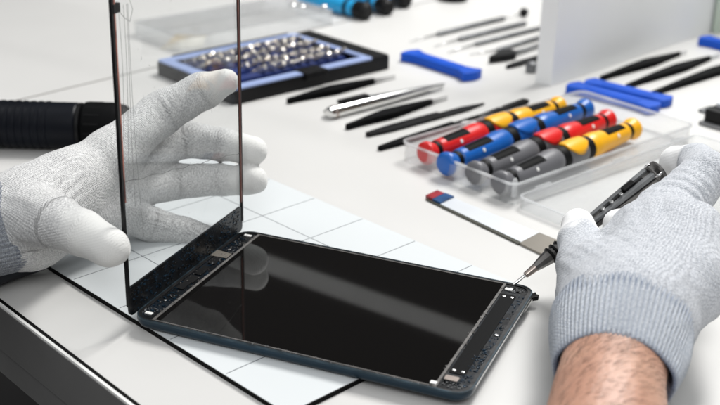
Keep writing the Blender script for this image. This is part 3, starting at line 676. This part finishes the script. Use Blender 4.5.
def driver(name, label, near, far, ca, cb, pad, lower=None, upper=None):
    """double-ended precision driver: handle a (near), collar, handle b (far)"""
    A, B = Vector(near), Vector(far); L = (B-A).length; t = thing(name, label, 'screwdriver', A, group='two-tone screwdrivers in the clear tray', rot=axes(B-A) @ Matrix.Diagonal((1, 1.2, 1.2)))
    k = L/16.6
    def P(mb, nm, m, **kw):
        o = mb.build(nm, m, **kw); o.parent = t; return o
    def half(x0, sgn, col):
        X = lambda v: x0+sgn*v*k
        P(MB().lathe([(X(0), .48), (X(.05), .66), (X(.16), .76), (X(.40), .78), (X(.65), .68), (X(.95), .58), (X(1.0), .50)], 28), 'end_cap', col, auto=35)
        P(MB().lathe([(X(.98), .52), (X(1.0), .60), (X(1.35), .60), (X(1.38), .52)], 28), 'ring', 'rubber', auto=35)
        hlast = [None]
        hlast[0] = P(MB().lathe([(X(1.36), .50), (X(1.5), .66), (X(2.4), .70), (X(4.6), .78), (X(5.6), .88), (X(6.3), .84), (X(6.6), .70)], 28), 'handle', col, auto=35)
        hnd = t.children_recursive[-1] if False else hlast[0]
        def patch(xa, xb, a0, a1, lift):
            vs = []; NX, NA = 10, 8
            for i in range(NX+1):
                v = xa+(xb-xa)*i/NX; rad = .66+(.78-.66)*max(0, (v-1.5))/3.1+lift
                for j in range(NA+1):
                    an = math.radians(a0+(a1-a0)*j/NA); vs.append((X(v), rad*math.cos(an), rad*math.sin(an)))
            f = [(i*(NA+1)+j, i*(NA+1)+j+1, (i+1)*(NA+1)+j+1, (i+1)*(NA+1)+j) for i in range(NX) for j in range(NA)]
            bs = len(vs); vs += [(p, q*.8, w*.8) for p, q, w in vs]; f += [[q+bs for q in g][::-1] for g in f]
            W = NA+1; ed_ = [j for j in range(W)]+[i*W+NA for i in range(1, NX+1)]+[NX*W+j for j in range(NA-1, -1, -1)]+[i*W for i in range(NX-1, 0, -1)]
            f += [(ed_[i], ed_[(i+1) % len(ed_)], ed_[(i+1) % len(ed_)]+bs, ed_[i]+bs) for i in range(len(ed_))]
            return MB().add(vs, f)
        w_ = patch(2.0, 4.5, 72, 130, .012).build('window', 'blackmatte', auto=40); w_.parent = hnd
        an = math.radians(152); rad = .725
        st_ = MB().lathe([(-.06, .15), (.05, .13)], 12, 'z').build('stud', 'whitetab', auto=40); st_.parent = hnd
        st_.matrix_local = Matrix.Translation(V(X(3.3), rad*math.cos(an), rad*math.sin(an))*S) @ V(0, math.cos(an), math.sin(an)).to_track_quat('Z', 'Y').to_matrix().to_4x4()
        P(MB().lathe([(X(6.35), .66), (X(6.45), .83), (X(7.15), .84), (X(7.25), .70)], 28), 'band', 'rubber', auto=35)
        return X
    half(0, 1, ca); half(L, -1, cb)
    x0, x1 = 7.1*k, L-7.1*k
    P(MB().lathe([(x0, .62), (x0+.15, .84), ((x0+x1)/2, .90), (x1-.15, .84), (x1, .62)], 28), 'collar', ca, auto=35)
    mb = MB(); vs = []; N = 14; c = []
    for i in range(N+1):
        u = i/N; x = x0+.08+(x1-x0-.16)*u; w = math.sin(math.pi*(.12+.76*u))
        for j in range(9):
            a = math.radians(90+(j-4)*17*w+8); rr = .955+.05*math.sin(math.pi*u)*math.cos((j-4)/4*1.4); vs.append((x, rr*math.cos(a), rr*math.sin(a)))
    f = [(i*9+j, i*9+j+1, (i+1)*9+j+1, (i+1)*9+j) for i in range(N) for j in range(8)]
    base = len(vs); vs += [(a, b*.85, c_*.85) for a, b, c_ in vs]; f += [[q+base for q in g][::-1] for g in f]
    edge = [j for j in range(9)]+[i*9+8 for i in range(1, N+1)]+[N*9+j for j in range(7, -1, -1)]+[i*9 for i in range(N-1, 0, -1)]
    f += [(edge[i], edge[(i+1) % len(edge)], edge[(i+1) % len(edge)]+base, edge[i]+base) for i in range(len(edge))]
    P(MB().add(vs, f), 'thumb_pad', pad, smooth=True)
    return t
zc = 1.25
def gd(a, b): return G(*a, zc), G(*b, zc)
driver('two_tone_screwdriver', 'red and yellow screwdriver, farthest left of the set in clear tray', *gd((424, 154), (560, 106)), 'red', 'yellow', 'yellow')
driver('two_tone_screwdriver', 'all blue screwdriver lying between the red and the grey ones', *gd((444, 165), (587, 108)), 'blue', 'blue', 'blue')
driver('two_tone_screwdriver', 'screwdriver with grey near end and red far end in clear tray', *gd((473, 174), (609, 119)), 'greyp', 'red', 'red')
driver('two_tone_screwdriver', 'screwdriver with grey near end and yellow far end, nearest the tray hinge', *gd((499, 184), (634, 128)), 'greyp', 'yellow', 'yellow')
# small white plastic cap lying beside the red driver
wc = MB().lathe([(-.7, .30), (-.55, .45), (.5, .48), (.7, .3)], 16); wcp = G(469, 126, .6)
o = wc.build('white_cap', 'whitetab', auto=35); o.matrix_world = Matrix.Translation(wcp*S) @ axes(V(.7, .6, 0)).to_4x4(); tag(o, 'small white plastic cap in the tray beside the red screwdriver', 'cap')
bt = thing('slim_tool', 'black tool with thin handle lying in tray behind the red and yellow screwdriver', 'tool', G(478, 120, .9), rot=axes(G(528, 101, .9)-G(478, 120, .9)))
for nm, m_, pr in (('grip', 'black', [(0, .28), (.4, .42), (3.2, .44), (3.6, .3)]), ('handle', 'rubber', [(3.5, .30), (4, .42), (7.0, .40), (7.6, .2)])):
    o = MB().lathe(pr, 18).build(nm, m_, auto=35); o.parent = bt

# ================================================================ STEEL BLADE in front of the tray
q0, q1, q2, q3 = G(427, 199, .1), G(440, 193, .1), G(563, 243, .1), G(543, 254, .1)
bl = thing('steel_spatula', 'thin white steel blade with red, blue and dark reflections painted at its ends, in front of tray', 'blade', q0)
def lerp(a, b, t): return a+(b-a)*t
def quad(t0, t1, z0, z1, nm, m_, s0=0.0, s1=1.0):
    a, b, c, d = lerp(q0, q3, t0), lerp(q1, q2, t0), lerp(q1, q2, t1), lerp(q0, q3, t1)
    p = [lerp(a, b, s0), lerp(a, b, s1), lerp(d, c, s1), lerp(d, c, s0)]
    p = [p[0], p[3], p[2], p[1]]
    return under(MB().prism([(v.x, v.y) for v in p], z0, z1).build(nm, m_), bl)
quad(.12, .82, .02, .16, 'blade_plate', 'blade', .05, 1); quad(.0, .82, .02, .13, 'blade_edge', 'bladedark', -.08, .05)
quad(.82, 1.0, .02, .17, 'dark_reflection', 'bladebrown', -.05, 1)  # brown colour paints a dark reflection onto this end of the plate
quad(-.02, .045, .04, .30, 'red_reflection', 'reflred', .05, .95); quad(.045, .12, .04, .28, 'blue_reflection', 'reflblue', .05, 1.02)  # coloured patches stand for the red and blue drivers mirrored in the steel

# ================================================================ SLIM HAND TOOLS ON THE DESK
def leaf(L, w, peak=.35, t0=.12, t1=.05, n=24):
    out = []
    for i in range(n+1):
        u = i/n; f = (u/peak)**.8 if u < peak else ((1-u)/(1-peak))**1.1
        out.append((u*L, max(t0 if u < peak else t1, w*.5*min(1, f))))
    return out
def tweezers(label, a, b, w=1.0, mat='blackmatte', tipmat=None, tipfrac=.82, group='black tweezers lying on the desk', name='tweezers', peak=.4, h=.16, stub=.22):
    A, B = G(*a), G(*b); L = (B-A).length; t = thing(name, label, 'tweezers', A, group=group, rot=axes(B-A))
    prof = leaf(L, w, peak, stub, .06)
    for sgn in (0, 1):
        rows = []; tips = []
        for x, hw in prof:
            u = x/L; z = .03+.23*sgn+(sgn*h*math.sin(math.pi*min(1, u*1.05)**.8) if u < .95 else sgn*.03)
            row = ((x, -hw, z), (x, hw, z))
            if tipmat and u >= tipfrac-.03: tips.append(row)
            if not tipmat or u <= tipfrac+.001: rows.append(row)
        o = MB().ribbon(rows, .22).build('arm', mat, auto=50); o.parent = t
        if tipmat and len(tips) > 1: o = MB().ribbon(tips, .09).build('tip', tipmat, auto=50); o.parent = t
    o = MB().box((0, -stub*.9, .02), (L*.05, stub*.9, .24)).build('joint', mat, bevel=.03); o.parent = t
    return t
tweezers('black tweezers with grey needle tip just below the bit case', (288, 104), (395, 79), 1.35, tipmat='steel', tipfrac=.80)
tweezers('black tweezers with steel tip between the silver tool and the plain black spudger', (347, 130), (447, 100), 1.35, tipmat='steel', tipfrac=.84)
def spudger(label, a, b, w=.85, mat='black', name='spudger', th=.35, group=None, cat='spudger', pk=.5, pointed=True):
    A, B = G(*a), G(*b); L = (B-A).length; t = thing(name, label, cat, A, group=group, rot=axes(B-A))
    rows = []; n = 28
    for i in range(n+1):
        u = i/n; hw = w*.5*(min(1, .45+u*3) if u < .2 else 1)*(1 if u < .82 or not pointed else max(.12, 1-(u-.82)/.18*.88)); z = .03
        rows.append(((u*L, -hw, z), (u*L, hw, z)))
    o = MB().ribbon(rows[:18], th).build('handle', mat, bevel=.05); o.parent = t
    o = MB().ribbon([((p[0], p[1], .03), (q[0], q[1], .03)) for p, q in rows[17:]], th*.55).build('blade', mat, bevel=.03); o.parent = t
    return t
spudger('plain black spudger with pointed end, second nearest the red screwdriver', (367, 137), (484, 105), 1.0)
spudger('dark green-grey spudger whose far end passes beside the clear tray', (379, 151), (500, 112), .9, mat='greyp' if False else 'blackmatte')
spudger('black spudger lying against the front of the bit case', (250, 94), (372, 70), 1.5)
# silver twin-tube tool with black clip
A, B = G(327, 119), G(444, 89)
st = thing('silver_pen_tool', 'silver pen shaped tool with black clip lying among the black tweezers', 'pen tool', A, rot=axes(B-A)); L = (B-A).length
for nm, m_, mb in (('barrel', 'chrome', MB().lathe([(0, .35), (.1, .52), (.5, .55), (L*.5, .50), (L*.8, .30), (L*.97, .12), (L, .05)], 20, off=(0, -.15, .56))),
                   ('end_ring', 'collar', MB().lathe([(.55, .56), (.6, .60), (.8, .60), (.85, .56)], 20, off=(0, -.15, .56))),
                   ('clip', 'black', MB().box((1.6, -.15, 1.0), (4.9, .55, 1.32))),
                   ('clip_arm', 'knife', MB().add([(4.9, .0, .8), (L, .05, .2), (L, .30, .2), (4.9, .45, .8), (4.9, .0, 1.1), (L, .05, .34), (L, .30, .34), (4.9, .45, 1.1)], [(0, 3, 2, 1), (4, 5, 6, 7), (0, 1, 5, 4), (1, 2, 6, 5), (2, 3, 7, 6), (3, 0, 4, 7)])),
                   ('side_barrel', 'chrome', MB().lathe([(.1, .2), (.2, .34), (L*.6, .32), (L*.9, .15)], 16, off=(0, .42, .36)))):
    o = mb.build(nm, m_, auto=35, bevel=.05 if nm == 'clip' else 0); o.parent = st
# blue plastic pry tools
def pry(label, a, b, w=1.3, we=1.7, group=None, th=.45, z0=0.02):
    A, B = G(*a), G(*b); L = (B-A).length; t = thing('pry_tool', label, 'pry tool', A+V(0, 0, z0), group=group, rot=axes(B-A))
    n = 30; rows = []
    for i in range(n+1):
        u = i/n; e = min(u, 1-u); hw = .5*(w*.82+(we-w*.82)*math.exp(-((e-.04)/.09)**2)); hw *= min(1, math.sqrt(max(.03, 1-(max(0, .04-e)/.042)**2)))
        zz = .02+.02*math.sin(u*3.1); rows.append(((u*L, -hw, zz), (u*L, hw, zz)))
    o = MB().ribbon(rows, th).build('bar', 'pryblue', bevel=.10); o.parent = t
    bar_ = o; o = MB().ribbon([((p[0], p[1]*.45, th+.0), (q[0], q[1]*.45, th+.0)) for p, q in rows[6:-6]], .10).build('raised_rib', 'pryblue', bevel=.03); o.parent = bar_
    return t
pry('single blue plastic pry tool lying on the desk left of the divider', (407, 59), (475, 81), 1.9, 2.6, th=.9)
pry('front one of two crossed blue pry tools behind the screwdrivers', (569, 91), (657, 114), 2.0, 2.3, th=.8)
pry('rear one of two blue pry tools, its end showing past the front one', (586, 87), (670, 107), 2.0, 2.2, th=.75)
pry('blue pry tool at the far right edge of the desk', (701, 44), (770, 62), 1.9, 2.2, th=.9)
for a, b, lab in (((601, 81), (686, 54), 'left black tweezers of three beyond the blue pry tools'), ((627, 89), (720, 57), 'middle black tweezers of three, with steel tip, beyond the blue pry tools'), ((651, 97), (765, 57), 'right black tweezers of three, reaching the edge of the picture')):
    tweezers(lab, a, b, 1.3, group='three black tweezers on the right', tipmat='steel', tipfrac=.9 if b[0] != 686 else .93, peak=.55, stub=.2)
# picks and brushes behind, left of the divider
def pick(label, tip, hs, he, mat='knife', r=.28, name='pick', ball=None):
    A, B, Cc = G(*tip, .25), G(*hs, .28), G(*he, .28); t = thing(name, label, name, V(B.x, B.y, 0), group='slim steel tools behind the blue pry tool', rot=axes(Cc-B))
    o = MB().lathe([(0, r*.5), (.3, r), ((Cc-B).length-.4, r), ((Cc-B).length, r*.6)], 12, off=(0, 0, .28)).build('handle', mat, auto=40); o.parent = t
    m_ = t.matrix_world.inverted(); la = m_ @ (A*S)/S
    o = MB().tube([(la.x, la.y, .2), (0.1, 0, .28)], [.05, .1], 8).build('needle', 'steel', smooth=True); o.parent = t
    if ball:
        q = m_ @ (G(*ball, .6)*S)/S; e_ = (Cc-B).length
        o = MB().tube([(e_-.1, 0, .28), (q.x, q.y, .5)], .07, 8).build('stem', 'steel', smooth=True); o.parent = t
        o = MB().lathe([(-.5, .1), (-.35, .42), (0, .55), (.35, .42), (.5, .1)], 14, off=(q.x, q.y, .55)).build('ball_end', 'black', smooth=True); o.parent = t
    return t
pick('steel pick with dark ball end, farthest back of the slim tools', (410, 41), (437, 34), (505, 18), ball=(524, 12))
pick('dark handled steel pick second from the back, left of the divider', (434, 46), (459, 39), (526, 23), 'knife', .3)
pick('long grey steel pick whose handle runs behind the divider', (448, 52), (475, 44), (560, 23), 'knife', .25)
pick('thin grey steel pick in front of the long one, behind the divider', (470, 54), (497, 50), (565, 30), 'knife', .26)
br = thing('brush', 'small fan shaped black bristle brush with grey steel stem', 'brush', G(489, 64), rot=axes(G(513, 57)-G(489, 64))); Lb = (G(513, 57)-G(489, 64)).length
o = MB().ribbon([((0, -.1, .1), (0, .1, .1)), ((Lb*.5, -.75, .1), (Lb*.5, .6, .1)), ((Lb*.8, -.9, .1), (Lb*.8, .9, .1)), ((Lb, -.5, .1), (Lb, .5, .1))], .7).build('bristles', 'black', bevel=.08); o.parent = br
o = MB().tube([(Lb*.9, 0, .4), (Lb+8, .3, .4)], [.25, .18], 10).build('stem', 'knife', smooth=True); o.parent = br
spudger('short black blade tool beside the divider foot, below the brush', (507, 69), (560, 53), .8, name='blade_tool', cat='tool')
o = MB().lathe([(0, .5), (.3, .6), (.9, .5), (1.1, .2)], 14, 'z').build('metal_knob', 'knife', auto=40); o.location = G(531, 72)*S; tag(o, 'small grey metal knob by the foot of the divider', 'screw')  # loose metal knob beside the divider

# ================================================================ TORCH (left)
a0, a1 = G(-60, 122, 1.95), G(133, 127, 1.95); tl = thing('flashlight', 'thick black and navy cylindrical flashlight lying on the left of the desk', 'flashlight', V(a0.x, a0.y, 0), rot=axes(a1-a0)); L = (a1-a0).length
h0 = (G(84, 125, 1.95)-a0).length
for nm, m_, pr in (('barrel', 'navy', [(0, 1.7), (.3, 1.85), (h0-.5, 1.85), (h0-.35, 1.75)]), ('bezel_ring', 'black', [(h0-.40, 1.75), (h0-.3, 1.84), (h0-.05, 1.84), (h0, 1.7)]),
                   ('head', 'blackmatte', [(h0-.02, 1.70), (h0+.25, 1.93), (L-1.5, 1.93), (L-.6, 1.75), (L-.1, 1.35), (L, 1.0)])):
    o = MB().lathe(pr, 40, off=(0, 0, 1.95)).build(nm, m_, auto=30); o.parent = tl
for k in range(5):      # ribs along the barrel
    for j in range(3):
        a = math.radians(70-22*j+180*(0)); x = h0-6.5+k*.9
        o = None
mb = MB()
for k in range(12):
    x = h0-9.5+k*.6
    mb.lathe([(x, 1.845), (x+.03, 1.90), (x+.27, 1.90), (x+.30, 1.845)], 40, off=(0, 0, 1.95))
o = mb.build('grip_rings', 'navy', auto=30); o.parent = tl
mb = MB()
for k in range(16):
    a = 2*math.pi*k/16; x0 = L-4.2
    mb.lathe([(x0+.6, .02), (x0+.65, .07), (x0+1.8, .07), (x0+1.85, .02)], 8, off=(0, 1.90*math.cos(a), 1.95+1.90*math.sin(a)))
o = mb.build('head_ribs', 'rubber', auto=40); o.parent = tl
d_ = tl.matrix_world.inverted() @ (G(105, 108, 3.0)*S)/S
nv = V(0, d_.y, 1.3).normalized()
sp = bpy.data.objects.new('tmp', None); 
am = math.radians(118)
mb = MB(); cx = d_.x; cy, cz = 1.93*math.cos(-math.radians(40)), 1.95+1.93*math.sin(math.radians(40))
mb.lathe([(-.12, .16), (.06, .15), (.10, .08)], 14, 'z'); o = mb.build('indicator_stud', 'whitetab', auto=35); o.parent = tl
o.matrix_local = Matrix.Translation(V(cx, cy, cz)*S) @ V(0, cy, cz-1.95).to_track_quat('Z', 'Y').to_matrix().to_4x4()

# ================================================================ BIT CASE
cL, cF = V(-26.0, 44.6, 0), V(-14.6, 39.3, 0); cx_ = (cF-cL).normalized(); cy_ = V(-cx_.y, cx_.x, 0)
CWd, CDp = (cF-cL).length, 19.6
case = thing('bit_case', 'open black case with lavender frame full of silver bits', 'bit case', cL, rot=axes(cx_) @ Matrix.Diagonal((1, 1, .75)))
def cs(mb, nm, m_, **k): o = mb.build(nm, m_, **k); o.parent = case; return o
vs, fs = ring(rrect(0, 0, CWd, CDp, .5, 5), rrect(.25, .25, CWd-.25, CDp-.25, .35, 5), 0.02, 1.75); cs(MB().add(vs, fs), 'case_body', 'black')
cs(MB().prism(rrect(.25, .25, CWd-.25, CDp-.25, .35, 5), .02, .6), 'case_floor', 'black')
vs, fs = ring(rrect(.12, .12, CWd-.12, CDp-2.3, .4, 5), rrect(1.2, 1.3, CWd-1.2, CDp-2.9, .3, 5), 1.76, 2.02); cs(MB().add(vs, fs), 'inner_frame', 'caseblue', bevel=.04)
cs(MB().prism(rrect(.1, CDp-2.28, CWd-.1, CDp-.1, .4, 5), 1.76, 1.95), 'end_plate', 'black', bevel=.04)
cs(MB().box((1.4, 1.5, .6), (CWd-1.3, CDp-3.1, 1.1)), 'bit_holder', 'holder')
mb = MB()
for i in range(4): mb.box((1.7+i*2.2, 1.8, 1.1), (2.9+i*2.2, CDp-3.4, 1.5))
cs(mb, 'holder_ridges', 'holder')
cs(MB().box((CWd-1.6, 8.2, 1.2), (CWd+.35, 11.0, 2.15)), 'latch', 'black', bevel=.1)
cs(MB().box((-.15, 2.0, 1.5), (-.01, CDp-3, 2.1)), 'hinge_strip', 'black', bevel=.03)
bp_ = thing('screwdriver_bit', 'short silver screwdriver bit lying in the open black bit case', 'bit', cL, group='silver bits in the open case', rot=axes(cx_))
o = MB().lathe([(-1.35, .26), (-1.3, .34), (.4, .34), (.52, .2), (1.2, .17), (1.3, .08)], 6).build('bit_shank', 'bit', bevel=0); o.parent = bp_
cm = Matrix.Translation(cL*S) @ axes(cx_).to_4x4(); first = True; r = random.Random(2)
for i in range(4):
    for j in range(12):
        x = 2.35+i*2.2+r.uniform(-.12, .12); y = 2.6+j*1.13+(.3 if i % 2 else 0)+r.uniform(-.08, .08)
        if j < 3 and i > 1: continue
        t = bp_ if first else copy_tree(bp_); first = False
        t.matrix_world = cm @ Matrix.Translation(V(x, y, 1.38+r.uniform(0, .3))*S) @ Matrix.Rotation(math.radians(20+r.uniform(-12, 12)), 4, 'Z') @ Matrix.Rotation(math.radians(-28+r.uniform(-8, 8)), 4, 'Y') @ Matrix.Rotation(r.uniform(0, 1), 4, 'X')
# clear lid lying behind and a tan card under it
ld = thing('clear_lid', 'clear plastic lid of the bit case lying behind it', 'plastic lid', G(250, 25), rot=axes(cx_))
mb, inn = thin_tray(9.5, 21, 1.6, ox=-4, oy=-13); o = mb.build('case_lid_wall', 'lidclear'); o.parent = ld
o = MB().prism(inn, 1.45, 1.6).build('case_lid_top', 'lidclear'); o.parent = ld
for (x, y) in ((1.0, 5.5), (2.2, 5.9), (3.6, 8.0)): o = MB().lathe([(1.6, .45), (1.8, .4), (1.95, .15)], 16, 'z', off=(x, y, 0)).build('glint_stud', 'chrome', smooth=True); o.parent = ld  # chrome domes added to give the bright glints on the clear lid
cd_ = MB().prism([tuple(G(*p))[:2] for p in ((160, 50), (203, 47), (206, 36), (176, 35))], .01, .07).build('paper_card', 'card')
tag(cd_, 'small tan and cream paper card lying behind the bit case', 'card')

# ================================================================ CYAN HANDLED SCREWDRIVERS (top)
def cyan(label, a, b, r=1.0, blk=0.22):
    A, B = G(*a, r), G(*b, r); L = (B-A).length; t = thing('cyan_screwdriver', label, 'screwdriver', V(A.x, A.y, 0), group='cyan handled screwdrivers at the back', rot=axes(B-A))
    o = MB().lathe([(0, r*.55), (.5, r*.85), (L*.4, r), (L-2.2, r*.92), (L-2.0, r*.7)], 24, off=(0, 0, r)).build('handle', 'cyan', auto=35); o.parent = t
    o = MB().lathe([(L-2.1, r*.7), (L-1.9, r*.98), (L-.4, r*1.05), (L, r*.7)], 24, off=(0, 0, r)).build('end_cap', 'black', auto=35); o.parent = t
    o = MB().lathe([(L-3.4, r*.97), (L-3.3, r*1.02), (L-3.0, r*1.02), (L-2.9, r*.97)], 24, off=(0, 0, r)).build('white_ring', 'rubber', auto=35); o.parent = t
    return t
cyan('cyan handled screwdriver with black end, nearest of those at the back', (300, -4), (369, 12), 1.05)
cyan('cyan handled screwdriver with black end, second of those at the back', (318, -14), (390, 8), 1.0)
cyan('cyan handled screwdriver with black end, farthest of those at the back', (334, -20), (408, 1), 1.0)
o = MB().lathe([(0, 1.6), (.3, 1.9), (1.2, 1.9), (1.5, 1.5)], 30, 'z').build('black_cap', 'black', auto=35); o.location = G(453, 0)*S; tag(o, 'round black cap standing at the top edge, left of the divider', 'cap')

# ================================================================ CLAMP at right edge
k0 = G(704, 124); cl = thing('small_clamp', 'black block with grey steel plate on top at the right edge', 'clamp', k0, rot=axes(E1))
for nm, m_, mb, bv in (('block', 'black', MB().box((0, -.2, .02), (7, 2.6, 1.5)), .12), ('base_plate', 'knife', MB().box((-.2, -.6, .0), (7, .0, .35)), .04),
                       ('steel_plate', 'blade', MB().box((.4, .9, 1.5), (7, 3.4, 1.9)), .06), ('screw', 'chrome', MB().lathe([(1.9, .5), (2.4, .45), (2.5, .2)], 16, 'z', off=(1.6, 2.1, 0)), 0),
                       ('square_foot', 'knife', MB().box((-2.3, 2.6, .02), (.6, 4.6, .25)), .04)):
    o = mb.build(nm, m_, bevel=bv); o.parent = cl
# pale green panel far right
ga, gb = G(712, 33), G(760, 20)
gt = MB().prism([(ga.x, ga.y), (gb.x+12, gb.y-2), (gb.x+12, gb.y), (ga.x, ga.y+2)], 0, 22).build('green_panel', 'greenish', bevel=.2); tag(gt, 'pale green panel standing behind the divider at the right edge', 'box')

# ================================================================ CAMERA, LIGHT
cam = bpy.data.cameras.new('camera'); co = bpy.data.objects.new('camera', cam); COL.objects.link(co)
cam.sensor_width = 36; cam.lens = CF/720*36; cam.clip_start = .02; cam.clip_end = 50
co.matrix_world = Matrix.Translation(CC*S) @ Matrix((CR, CU, -CD)).transposed().to_4x4()
cam.dof.use_dof = True; cam.dof.focus_distance = .69; cam.dof.aperture_fstop = 9
sc.camera = co
def area(name, loc, tgt, size, power, col=(1, 1, 1), sy=None):
    l = bpy.data.lights.new(name, 'AREA'); l.energy = power; l.color = col; l.size = size
    if sy: l.shape = 'RECTANGLE'; l.size_y = sy
    o = bpy.data.objects.new(name, l); COL.objects.link(o); o.location = loc
    o.rotation_euler = (Vector(tgt)-Vector(loc)).to_track_quat('-Z', 'Y').to_euler(); return o
area('key_softbox', (.30, 1.0, 1.25), (.08, .15, 0), .34, 21, (1, .985, .96), .5)
area('left_softbox', (-1.0, .1, 1.1), (0, .2, 0), .6, 2.5, (.97, .98, 1))
area('camera_softbox', (.7, -1.1, 1.3), (.1, .2, 0), .8, 12, (.98, .99, 1))
area('back_strip', (.1, 1.9, 1.7), (0, .5, 0), .8, 14, (1, 1, 1), .4)
w = bpy.data.worlds.new('World'); sc.world = w; w.use_nodes = True
wn = w.node_tree.nodes; wl = w.node_tree.links; bg = wn['Background']
tc = wn.new('ShaderNodeTexCoord'); sx = wn.new('ShaderNodeSeparateXYZ'); wl.new(tc.outputs['Generated'], sx.inputs[0])
# dim room: dark far wall, paler ceiling and near side
mr = wn.new('ShaderNodeMapRange'); mr.inputs[1].default_value = .55; mr.inputs[2].default_value = .85; mr.inputs[3].default_value = .03; mr.inputs[4].default_value = .55
wl.new(sx.outputs[2], mr.inputs[0])
m2 = wn.new('ShaderNodeMapRange'); m2.inputs[1].default_value = .1; m2.inputs[2].default_value = -.6; m2.inputs[3].default_value = 0; m2.inputs[4].default_value = .32
wl.new(sx.outputs[1], m2.inputs[0])
ad = wn.new('ShaderNodeMath'); ad.operation = 'ADD'; wl.new(mr.outputs[0], ad.inputs[0]); wl.new(m2.outputs[0], ad.inputs[1])
wl.new(ad.outputs[0], bg.inputs['Strength']); bg.inputs['Color'].default_value = (.98, .99, 1, 1)
sc.view_settings.view_transform = 'Standard'; sc.view_settings.look = 'None'; sc.view_settings.gamma = 1; sc.view_settings.exposure = .02
sc.render.engine = 'CYCLES'; sc.cycles.transparent_max_bounces = 16; sc.cycles.max_bounces = 8
sc.render.resolution_x = 1024; sc.render.resolution_y = 576
